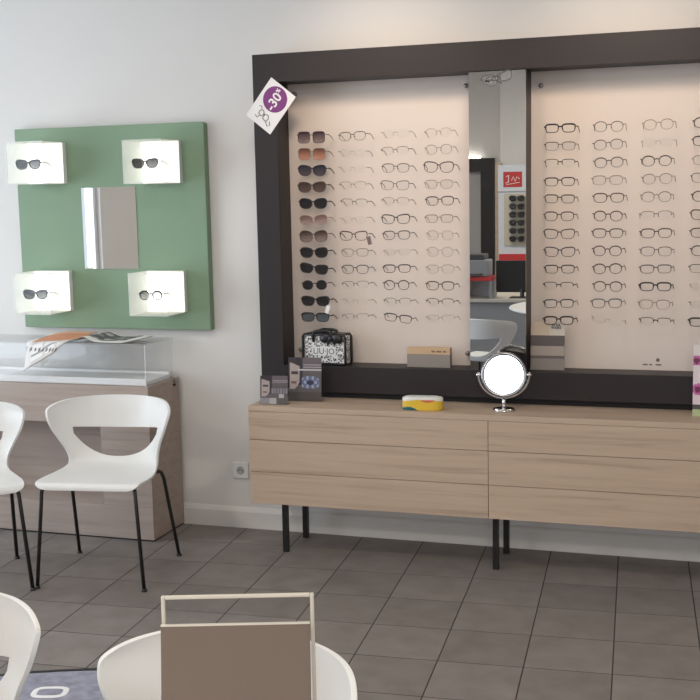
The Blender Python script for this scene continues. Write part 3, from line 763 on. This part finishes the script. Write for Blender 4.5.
# stand: ivory rod loop with a taupe board leaning in front of it
t = thing('tabletop_stand', (-0.694, -3.611, 0.7505), 'taupe board leaning in an ivory rod loop on the round table', 'stand', rz=radians(18.2))
w, hz = 0.1165, 0.2765
lp = [(-w, 0.02, 0.006), (-w, 0.012, hz-0.0), (w, 0.012, hz), (w, 0.02, 0.006)]
fr = MB().box(-w, -w+0.006, 0.010, 0.018, 0.0, hz).box(w-0.006, w, 0.010, 0.018, 0.0, hz).box(-w+0.006, w-0.006, 0.010, 0.018, hz-0.005, hz).box(-w+0.007, w-0.007, 0.008, 0.020, 0, 0.008)
fr.build('rod_loop', M_ivory, t, 0.0015)
bd = MB().box(-w+0.001, w-0.0065, -0.006, 0.0, 0, 0.2345).move(Matrix.Translation((0, -0.046, 0.004)) @ Matrix.Rotation(radians(-11), 4, 'X'))
bd = bd.build('board', M_taupe, t, 0.0008)
MB().box(-w+0.001, w-0.0065, -0.0062, 0.0002, 0.2347, 0.2377).move(Matrix.Translation((0, -0.046, 0.004)) @ Matrix.Rotation(radians(-11), 4, 'X')).build('board_edge', M_ivory, t)
for s in (-1, 1): MB().box(s*w*0.93-0.005, s*w*0.93+0.005, -0.06, 0.008, 0, 0.004).build('foot_bar', M_ivory, t)

# ------------------------------------------------------------------ discount card at the frame corner
t = thing('discount_card', (-1.989, FY-0.0008, 2.040), 'white card with a purple thirty percent disc tilted on the frame corner', 'sign')
an = math.atan2(2.121-1.958, -1.924+2.054)          # reading direction
R = Matrix.Rotation(-an, 4, 'Y')
MB().box(-0.104, 0.104, -0.0012, 0, -0.0745, 0.0745).move(R).build('card', M_paper, t)
dc = (0.036, 0.000)
MB().lathe([(0.059, 0), (0.059, 0.0004)], 48).move(R @ Matrix.Translation((dc[0], -0.0012, dc[1])) @ UPR).build('purple_disc', M_purple, t)
text_obj('lettering', '-30', 0.062, M_paper, t, R @ Matrix.Translation((dc[0]-0.011, -0.0018, dc[1]-0.003)) @ UPR, bold=0.0012)
text_obj('lettering', '%', 0.026, M_paper, t, R @ Matrix.Translation((dc[0]+0.040, -0.0018, dc[1]+0.010)) @ UPR, bold=0.0008)

sk = MB()
def loopc(cx, cz, a, b, n=18, ph=0.0): return [(cx+a*cos(2*pi*k/n+ph)+0.002*sin(5*k), 0, cz+b*sin(2*pi*k/n+ph)) for k in range(n)]
sk.tube(loopc(-0.050, 0.018, 0.014, 0.012), 0.0019, 4, closed=True).tube(loopc(-0.056, -0.012, 0.015, 0.013), 0.0019, 4, closed=True)
sk.tube([(-0.052, 0, 0.006), (-0.046, 0, 0.002), (-0.054, 0, -0.001)], 0.0019, 4).tube([(-0.066, 0, 0.020), (-0.080, 0, 0.026), (-0.074, 0, 0.038)], 0.0019, 4)
sk.tube([(-0.068, 0, -0.018), (-0.084, 0, -0.040), (-0.072, 0, -0.048), (-0.060, 0, -0.036)], 0.0019, 4).tube([(-0.036, 0, 0.026), (-0.026, 0, 0.034), (-0.030, 0, 0.046)], 0.0019, 4)
sk.move(R @ Matrix.Translation((0, -0.0014, 0))).build('pencil_sketch', M_ink, t)

# ------------------------------------------------------------------ things on the worktop and in the shelf
def face_ad(u, v, k):
    """moody advert: half a face, a few lines of print, a product in blue or grey"""
    c = (0.14, 0.12, 0.125)
    hx_, hz_ = (u-0.12)/0.26, (v-0.62)/0.36
    if hx_*hx_+hz_*hz_ < 1 and u < 0.34:
        c = (0.50, 0.41, 0.38)
        if u < 0.05 or v > 0.90-0.3*u: c = (0.05, 0.04, 0.045)
        if 0.60 < v < 0.68 and 0.10 < u < 0.30: c = (0.07, 0.055, 0.06)
        if 0.40 < v < 0.45 and 0.10 < u < 0.24: c = (0.24, 0.12, 0.12)
        if 0.46 < v < 0.60 and 0.26 < u < 0.33: c = (0.48, 0.40, 0.37)
    elif u < 0.44 and v > 0.35: c = (0.045, 0.035, 0.045)
    elif v > 0.70:
        c = (0.17, 0.135, 0.15)
        if u > 0.45 and (0.76 < v < 0.785 or 0.82 < v < 0.845): c = (0.50, 0.48, 0.49)
    if k == 0:
        if u > 0.40 and 0.28 < v < 0.60:
            d = ((u-0.66)/0.30)**2+((v-0.42)/0.16)**2
            if d < 1: c = (0.16, 0.19, 0.33) if sin(u*40)*sin(v*33) < 0.2 else (0.42, 0.46, 0.58)
            if d < 0.12: c = (0.03, 0.04, 0.10)
        if v < 0.2: c = (0.10, 0.085, 0.085)
        if 0.70 < v < 0.73 and u > 0.30: c = (0.62, 0.60, 0.60)
    else:
        if u > 0.40 and 0.38 < v < 0.55: c = (0.30, 0.28, 0.30) if sin(u*60) > 0 else (0.16, 0.15, 0.17)
        if u > 0.68 and 0.22 < v < 0.36 and u < 0.86: c = (0.55, 0.53, 0.54)
        if v < 0.22 and u < 0.6: c = (0.32, 0.29, 0.32) if u < 0.35 else (0.5, 0.48, 0.5)
    return c
def ad_stand(x, y, w, h, k, label, rz, lean=6):
    t = thing('advert_card', (x, y, WT), label, 'advert card', rz=radians(rz))
    A = Matrix.Rotation(radians(-lean), 4, 'X')
    p = print_card('printed_card', w, h, 44, 56, lambda u, v: face_ad(u, v, k), t, 'print_gloss', back=(0.2, 0.2, 0.2)); p.data.transform(Matrix.Translation((0, 0.0012, 0.0035)) @ A)
    MB().box(-w/2-0.002, w/2+0.002, -0.0035, -0.0012, 0, h+0.004).move(Matrix.Translation((0, 0, 0.002)) @ A).build('acrylic_front', M_acr, t)
    MB().box(-w/2-0.002, w/2+0.002, 0.0, 0.045, 0, 0.002).build('acrylic_foot', M_acr, t)
ad_stand(-1.934, -0.372, 0.128, 0.128, 1, 'small dark advert card with a face at the end of the worktop', 6)
ad_stand(-1.826, -0.262, 0.158, 0.198, 0, 'larger dark advert card with a face and a blue product', 4)

# black and white handbag-shaped box on the display shelf
t = thing('patterned_bag', (-1.768, -0.098, IZ0), 'black and white spotted bag with black bow handles on the shelf', 'bag', rz=radians(-6))
def spotted():
    M = bpy.data.materials.new('spotted_print'); M.use_nodes = True; nt = M.node_tree; b = nt.nodes['Principled BSDF']
    tc = nt.nodes.new('ShaderNodeTexCoord'); nz = nt.nodes.new('ShaderNodeTexNoise'); nz.inputs['Scale'].default_value = 70
    mixv = nt.nodes.new('ShaderNodeVectorMath'); mixv.operation = 'MULTIPLY_ADD'; mixv.inputs[1].default_value = (0.012, 0.012, 0.012)
    nt.links.new(nz.outputs['Color'], mixv.inputs[0]); nt.links.new(tc.outputs['Object'], mixv.inputs[2]); nt.links.new(tc.outputs['Object'], nz.inputs['Vector'])
    v = nt.nodes.new('ShaderNodeTexVoronoi'); v.inputs['Scale'].default_value = 95; nt.links.new(mixv.outputs[0], v.inputs['Vector'])
    cr = nt.nodes.new('ShaderNodeValToRGB'); cr.color_ramp.interpolation = 'CONSTANT'
    e_ = cr.color_ramp.elements; e_[0].color = (0.72, 0.71, 0.70, 1); e_[1].position = 0.22; e_[1].color = (0.015, 0.014, 0.015, 1)
    k_ = e_.new(0.46); k_.color = (0.74, 0.73, 0.72, 1)
    nt.links.new(v.outputs['Distance'], cr.inputs[0]); nt.links.new(cr.outputs[0], b.inputs['Base Color']); b.inputs['Roughness'].default_value = 0.5
    return M
M_spot = spotted()
MB().box(-0.104, 0.104, -0.032, 0.036, 0.003, 0.140).build('body', M_spot, t, 0.008)
pg = MB()
for y in (-0.034, 0.037):
    pg.tube([(-0.103, y, 0.006), (0.103, y, 0.006), (0.108, y, 0.012), (0.108, y, 0.132), (0.102, y, 0.142), (-0.102, y, 0.142), (-0.108, y, 0.132), (-0.108, y, 0.012)], 0.0065, 6, closed=True)
pg.build('black_piping', M_black, t, smooth=True)
MB().box(-0.100, 0.100, -0.026, 0.030, 0.1405, 0.148).build('lid', M_black, t, 0.003)
def blob(cx, cy, cz, ax, ay, az, rot=0.0):
    prof = [(sin(pi*(k+0.5)/10), -cos(pi*(k+0.5)/10)) for k in range(10)]
    return MB().lathe(prof, 18).move(Matrix.Translation((cx, cy, cz)) @ Matrix.Rotation(rot, 4, 'Y') @ Matrix.Diagonal((ax, ay, az, 1)))
for s in (-1, 1):
    blob(0.040+s*0.030, -0.040, 0.128, 0.030, 0.013, 0.022, s*0.35).build('bow_loop', M_black, t, smooth=True)
blob(0.040, -0.048, 0.126, 0.012, 0.010, 0.014).build('bow_knot', M_black, t, smooth=True)
for s in (-1, 1): blob(0.040+s*0.013, -0.040, 0.112, 0.009, 0.006, 0.016, -s*0.5).build('bow_tail', M_black, t, smooth=True)
for y in (-0.036, 0.030):
    MB().tube([(-0.052, y, 0.108), (-0.054, y, 0.140), (-0.048, y, 0.156), (-0.030, y, 0.160), (0.02, y, 0.160), (0.036, y, 0.156), (0.042, y, 0.140), (0.042, y, 0.120)], 0.007, 8).build('handle', M_black, t, smooth=True)
MB().box(-0.060, 0.060, -0.0365, -0.0325, 0.046, 0.086).build('name_patch', mat('patch_white', (0.72, 0.71, 0.70), 0.5), t)
text_obj('lettering', 'LIU·JO', 0.040, mat('patch_ink', (0.10, 0.10, 0.10), 0.4), t, Matrix.Translation((0, -0.0368, 0.065)) @ UPR)

# small block with a wooden band
t = thing('name_block', (-1.276, -0.098, IZ0), 'grey block with a pale wood band and small lettering on the shelf', 'block')
MB().box(-0.100, 0.100, -0.02, 0.02, 0, 0.060).build('body', mat('block_grey', (0.28, 0.245, 0.215), 0.5), t, 0.001)
MB().box(-0.1003, 0.1003, -0.0203, 0.0203, 0.0602, 0.090).build('wood_band', wood('band_wood', (0.62, 0.44, 0.28), (0.58, 0.40, 0.25), (0.50, 0.33, 0.20)), t, 0.001)
for k_, w_ in enumerate((0.018, 0.026, 0.016)): MB().box(0.014+0.027*k_-0.004*(k_ == 1), 0.014+0.027*k_-0.004*(k_ == 1)+w_*0.9, -0.0209, -0.0204, 0.070, 0.077).build('print_line', mat('brown_ink', (0.18, 0.11, 0.06), 0.6), t)

# yellow spectacle case on the worktop
t = thing('spectacle_case', (-1.246, -0.345, WT), 'rounded white spectacle case with yellow, red and teal waves', 'case', rz=radians(2))
def case_shell():
    v = []; f = []; cols = []; n, mrow = 120, 22
    def out(k):
        a = 2*pi*k/n; e_ = 4.5
        return 0.090*math.copysign(abs(cos(a))**(2/e_), cos(a)), 0.034*math.copysign(abs(sin(a))**(2/2.6), sin(a))
    raw = []
    for k in range(4001):
        a = 2*pi*k/4000; raw.append((0.090*math.copysign(abs(cos(a))**(2/4.5), cos(a)), 0.034*math.copysign(abs(sin(a))**(2/2.6), sin(a))))
    acc = [0.0]
    for p0, p1 in zip(raw, raw[1:]): acc.append(acc[-1]+math.hypot(p1[0]-p0[0], p1[1]-p0[1]))
    ring_, c_ = [], 0
    for k in range(n):
        while acc[c_] < acc[-1]*k/n: c_ += 1
        ring_.append(raw[c_])
    def out(k): return ring_[k]
    prof = [(0.93, 0.0), (0.985, 0.003)]+[(1.0, 0.006+0.044*k/(mrow-4)) for k in range(mrow-3)]+[(0.985, 0.053), (0.94, 0.056)]
    for s_, z in prof:
        for k in range(n):
            x, y = out(k); v.append((x*s_, y*s_, z))
    def colr(x, z):
        if z > 0.0535: return (0.80, 0.78, 0.74)
        u = (x+0.09)/0.18
        if z < 0.016*sin(min(pi, max(0.0, 0.5+u*6.2))): return (0.02, 0.13, 0.15)
        if 0.036+0.25*(u-0.64)**2 < z < 0.0475-0.05*(u-0.66)**2 and 0.40 < u < 0.90: return (0.66, 0.16, 0.07)
        if z > 0.041+0.007*sin(u*3.6-0.4): return (0.80, 0.78, 0.72)
        return (0.78, 0.52, 0.05)
    for i in range(len(prof)-1):
        for k in range(n):
            l = (k+1) % n; f.append((i*n+k, i*n+l, (i+1)*n+l, (i+1)*n+k)); cols.append(colr(v[i*n+k][0], (prof[i][1]+prof[i+1][1])/2))
    f.append(tuple(range(n))[::-1]); cols.append((0.8, 0.5, 0.05)); f.append(tuple(range((len(prof)-1)*n, len(prof)*n))); cols.append((0.82, 0.80, 0.76))
    me = bpy.data.meshes.new('case_body'); me.from_pydata(v, [], f); at = me.color_attributes.new('Col', 'FLOAT_COLOR', 'CORNER')
    for p, c in zip(me.polygons, cols):
        for l in p.loop_indices: at.data[l].color = (*c, 1)
    me.materials.append(printed('print_gloss')); return me
linkmesh('case_body', case_shell(), t)
MB().flat([(0.074*math.copysign(abs(cos(a))**0.44, cos(a)), 0.024*math.copysign(abs(sin(a))**0.77, sin(a))) for a in [2*pi*k/40 for k in range(40)]], 0.0562, 0.0585).build('lid_seam', M_white, t)

# round cosmetic mirror in a chrome yoke
t = thing('cosmetic_mirror', (-0.898, -0.30, WT), 'round chrome cosmetic mirror in a yoke stand shining white on the worktop', 'mirror', rz=radians(10.0))
MB().lathe([(0.048, 0), (0.048, 0.006), (0.044, 0.010), (0.012, 0.013)], 40).build('foot', M_chrome, t, smooth=True)
MB().tube([(0, 0, 0.010), (0, 0, 0.058)], 0.0085, 14).build('stem', M_chrome, t, smooth=True)
MC = 0.156
P = [(0.108*sin(a), 0, MC-0.100*cos(a)) for a in [radians(-96+k*8) for k in range(25)]]
MB().tube(P, 0.0048, 8).build('yoke', M_chrome, t, smooth=True)
TL = Matrix.Translation((0, 0, MC)) @ Matrix.Rotation(radians(-10.2), 4, 'X')
hd = MB().tube([(0.0905*cos(2*pi*k/48), 0, 0.0905*sin(2*pi*k/48)) for k in range(48)], 0.0085, 10, closed=True).move(TL).build('mirror_ring', mat('dark_chrome', (0.30, 0.30, 0.31), 0.18, 1.0), t, smooth=True)
MB().lathe([(0.0840, -0.004), (0.0840, 0.004)], 48).move(TL @ Matrix.Rotation(pi/2, 4, 'X')).build('mirror_glass', M_mirror, t)
for s in (-1, 1): MB().tube([(s*0.097, 0, MC), (s*0.117, 0, MC)], 0.0065, 12).build('pivot_knob', M_chrome, t, smooth=True)

# booklet on the shelf (artwork replaced by plain bands)
def booklet(u, v):
    if v > 0.72: return (0.58, 0.47, 0.36) if u < 0.55 else (0.60, 0.55, 0.49)
    if v > 0.50: return (0.10, 0.082, 0.078)
    if v > 0.30: return (0.36, 0.30, 0.26)
    if v > 0.24: return (0.12, 0.10, 0.095)
    return (0.25, 0.215, 0.195)
t = thing('booklet', (-0.741, -0.105, IZ0), 'tall printed booklet with cream and dark bands leaning beside the tall mirror', 'booklet', rz=radians(2))
p = print_card('cover', 0.148, 0.212, 20, 50, booklet, t, th=0.005, back=(0.6, 0.55, 0.5)); A = Matrix.Translation((0, 0, 0.001)) @ Matrix.Rotation(radians(-5), 4, 'X'); p.data.transform(A)
for k_, w_ in enumerate(('STAR', 'WARS')):
    text_obj('lettering', w_, 0.016, M_ink, t, A @ Matrix.Translation((0.036, -0.0006, 0.198-0.012*k_)) @ UPR, bold=0.0004)

# pink flowered card at the end of the worktop
def floral(u, v):
    for (a, b, r) in ((0.10, 0.78, 0.09), (0.16, 0.38, 0.10), (0.55, 0.6, 0.12), (0.7, 0.3, 0.1), (0.4, 0.85, 0.08)):
        d = sqrt(((u-a)*0.42)**2+((v-b)*1.0)**2)
        if d < r*0.45: return (0.16, 0.02, 0.08)
        if d < r*0.8: return (0.52, 0.12, 0.34)
    if v < 0.10: return (0.45, 0.52, 0.28)
    if v < 0.17: return (0.08, 0.08, 0.07)
    return (0.74, 0.60+0.08*v, 0.66)
t = thing('flowered_card', (-0.056, -0.268, WT), 'pink flowered card standing on the worktop', 'card', rz=radians(0))
p = print_card('printed_card', 0.13, 0.295, 30, 60, floral, t, th=0.003); p.data.transform(Matrix.Rotation(radians(-4), 4, 'X'))
MB().box(-0.06, 0.06, 0.004, 0.05, 0, 0.004).build('foot', M_acre, t)

# ------------------------------------------------------------------ the shop behind the camera, seen in the tall mirror
t = thing('wall_frame', (-3.40, YF, 0), 'dark framed grey panel on the wall behind the office desk', 'display')
MB().box(-0.80, 0.82, 0.0, 0.10, 1.88, 2.03).build('frame_bar', M_dark, t)
MB().box(0.67, 0.82, 0.0, 0.10, 0.5, 1.88).build('frame_bar', M_dark, t)
MB().box(-0.80, -0.65, 0.0, 0.10, 0.5, 1.88).build('frame_bar', M_dark, t)
MB().box(-0.65, 0.67, 0.0, 0.03, 0.5, 1.88).build('inner_panel', mat('soft_grey', (0.42, 0.41, 0.41), 0.6), t)
MB().tube([(-0.78, 0.05, 2.045), (0.66, 0.05, 2.045)], 0.012, 8).build('light_strip', mat('strip_glow', (1.0, 0.97, 0.9), 0.5, emit=8), t)
tag(MB().box(-2.50, -2.43, YF+0.36, YF+0.42, 0.0, 1.96).build('timber_post', M_oak), 'narrow pale timber post beside the sunglasses kiosk', 'post')
t = thing('sunglasses_kiosk', (-2.10, -7.85, 0), 'white sunglasses kiosk with a red logo sign', 'kiosk')
MB().box(-0.30, 0.30, -0.10, 0.0, 0.30, 1.64).build('body', mat('kiosk_white', (0.62, 0.66, 0.72), 0.5), t)
hd = MB().box(-0.30, 0.30, -0.10, 0.02, 1.645, 1.93).build('header', MATS['kiosk_white'], t)
MB().box(-0.24, -0.035, 0.0202, 0.024, 1.69, 1.855).build('red_sign', M_red, hd)
sw = MB(); sw.tube([(-0.21, 0.026, 1.80), (-0.18, 0.026, 1.82), (-0.185, 0.026, 1.74), (-0.215, 0.026, 1.735)], 0.006, 5).tube([(-0.15, 0.026, 1.76), (-0.13, 0.026, 1.80), (-0.11, 0.026, 1.75), (-0.09, 0.026, 1.80), (-0.06, 0.026, 1.775)], 0.006, 5).tube([(-0.21, 0.026, 1.715), (-0.06, 0.026, 1.74)], 0.004, 5)
sw.build('white_logo', M_paper, hd)
MB().box(-0.235, 0.235, 0.0005, 0.012, 1.05, 1.62).build('rack_panel', mat('rack_cream', (0.55, 0.50, 0.40), 0.5), t)
MB().box(-0.29, 0.29, -0.30, 0.10, 0.0, 0.29).build('base', M_grey, t)
MB().box(-0.29, 0.29, -0.09, 0.03, 0.86, 0.96).build('red_band', M_red, t)
for i in range(6):
    for j in range(2):
        o = spectacles((-2.10-0.085+0.19*j, -7.85+0.065, 1.565-0.088*i), 'big', 'full', B, F['black'], LS['black'],
                       'black sunglasses, %s of the kiosk column %s' % (ORD[i] if i < 5 else 'bottom', ('under the red sign', 'away from the red sign')[j]), 'sunglasses on the kiosk', cat='sunglasses', name='sunglasses', rz=pi)
        o.scale = (1.2, 1.2, 1.2)
        for ch in o.children:
            if ch.name.startswith('temple'): ch.scale = (1, 0.42, 1)
t = thing('office_desk', (-1.95, -5.75, 0), 'grey office desk with a cream top behind the round table', 'desk')
MB().box(-0.75, 0.75, -0.4, 0.4, 0.66, 0.69).build('desktop', mat('desk_cream', (0.50, 0.46, 0.40), 0.5), t, 0.002)
for s in (-1, 1): MB().box(s*0.70-0.025, s*0.70+0.025, -0.38, 0.38, 0, 0.66).build('side_panel', M_grey, t)
MB().box(-0.675, 0.675, 0.33, 0.35, 0.2, 0.66).build('modesty_panel', M_grey, t)
t = thing('computer_monitor', (-1.74, -5.50, 0.69), 'black computer monitor on the office desk', 'monitor')
MB().box(-0.235, 0.235, -0.01, 0.02, 0.05, 0.335).build('housing', M_black, t, 0.004)
MB().box(-0.225, 0.225, -0.0125, -0.0102, 0.06, 0.325).build('screen', mat('dark_screen', (0.02, 0.02, 0.025), 0.2), t)
MB().tube([(0, 0.012, 0.006), (0, 0.012, 0.08)], 0.02, 8).build('neck', M_black, t)
MB().box(-0.11, 0.11, -0.08, 0.08, 0, 0.008).build('foot', M_black, t, 0.003)
t = thing('red_shelf_unit', (-2.50, -5.50, 0.69), 'small grey shelf unit with a red top on the office desk', 'shelf')
MB().box(-0.20, 0.20, -0.13, 0.13, 0.16, 0.195).build('red_top', M_red, t, 0.002)
for s in (-1, 1): MB().box(s*0.185-0.012, s*0.185+0.012, -0.12, 0.12, 0, 0.16).build('side', M_grey, t)
MB().box(-0.172, 0.172, -0.12, -0.11, 0, 0.16).build('back', mat('soft_grey', (0.42, 0.41, 0.41), 0.6), t)
t.location.x = -2.19
t = thing('printer', (-2.20, -5.50, 0.885), 'dark grey printer standing on the red-topped shelf unit', 'printer')
MB().box(-0.17, 0.17, -0.11, 0.11, 0, 0.15).build('body', M_grey, t, 0.01)
MB().box(-0.13, 0.13, -0.115, 0.10, 0.1505, 0.20).move(Matrix.Rotation(0, 4, 'X')).build('scanner_lid', mat('dark_plastic', (0.05, 0.045, 0.05), 0.5), t, 0.006)
MB().box(-0.12, 0.12, 0.1102, 0.18, 0.02, 0.03).build('paper_tray', MATS['dark_plastic'], t)
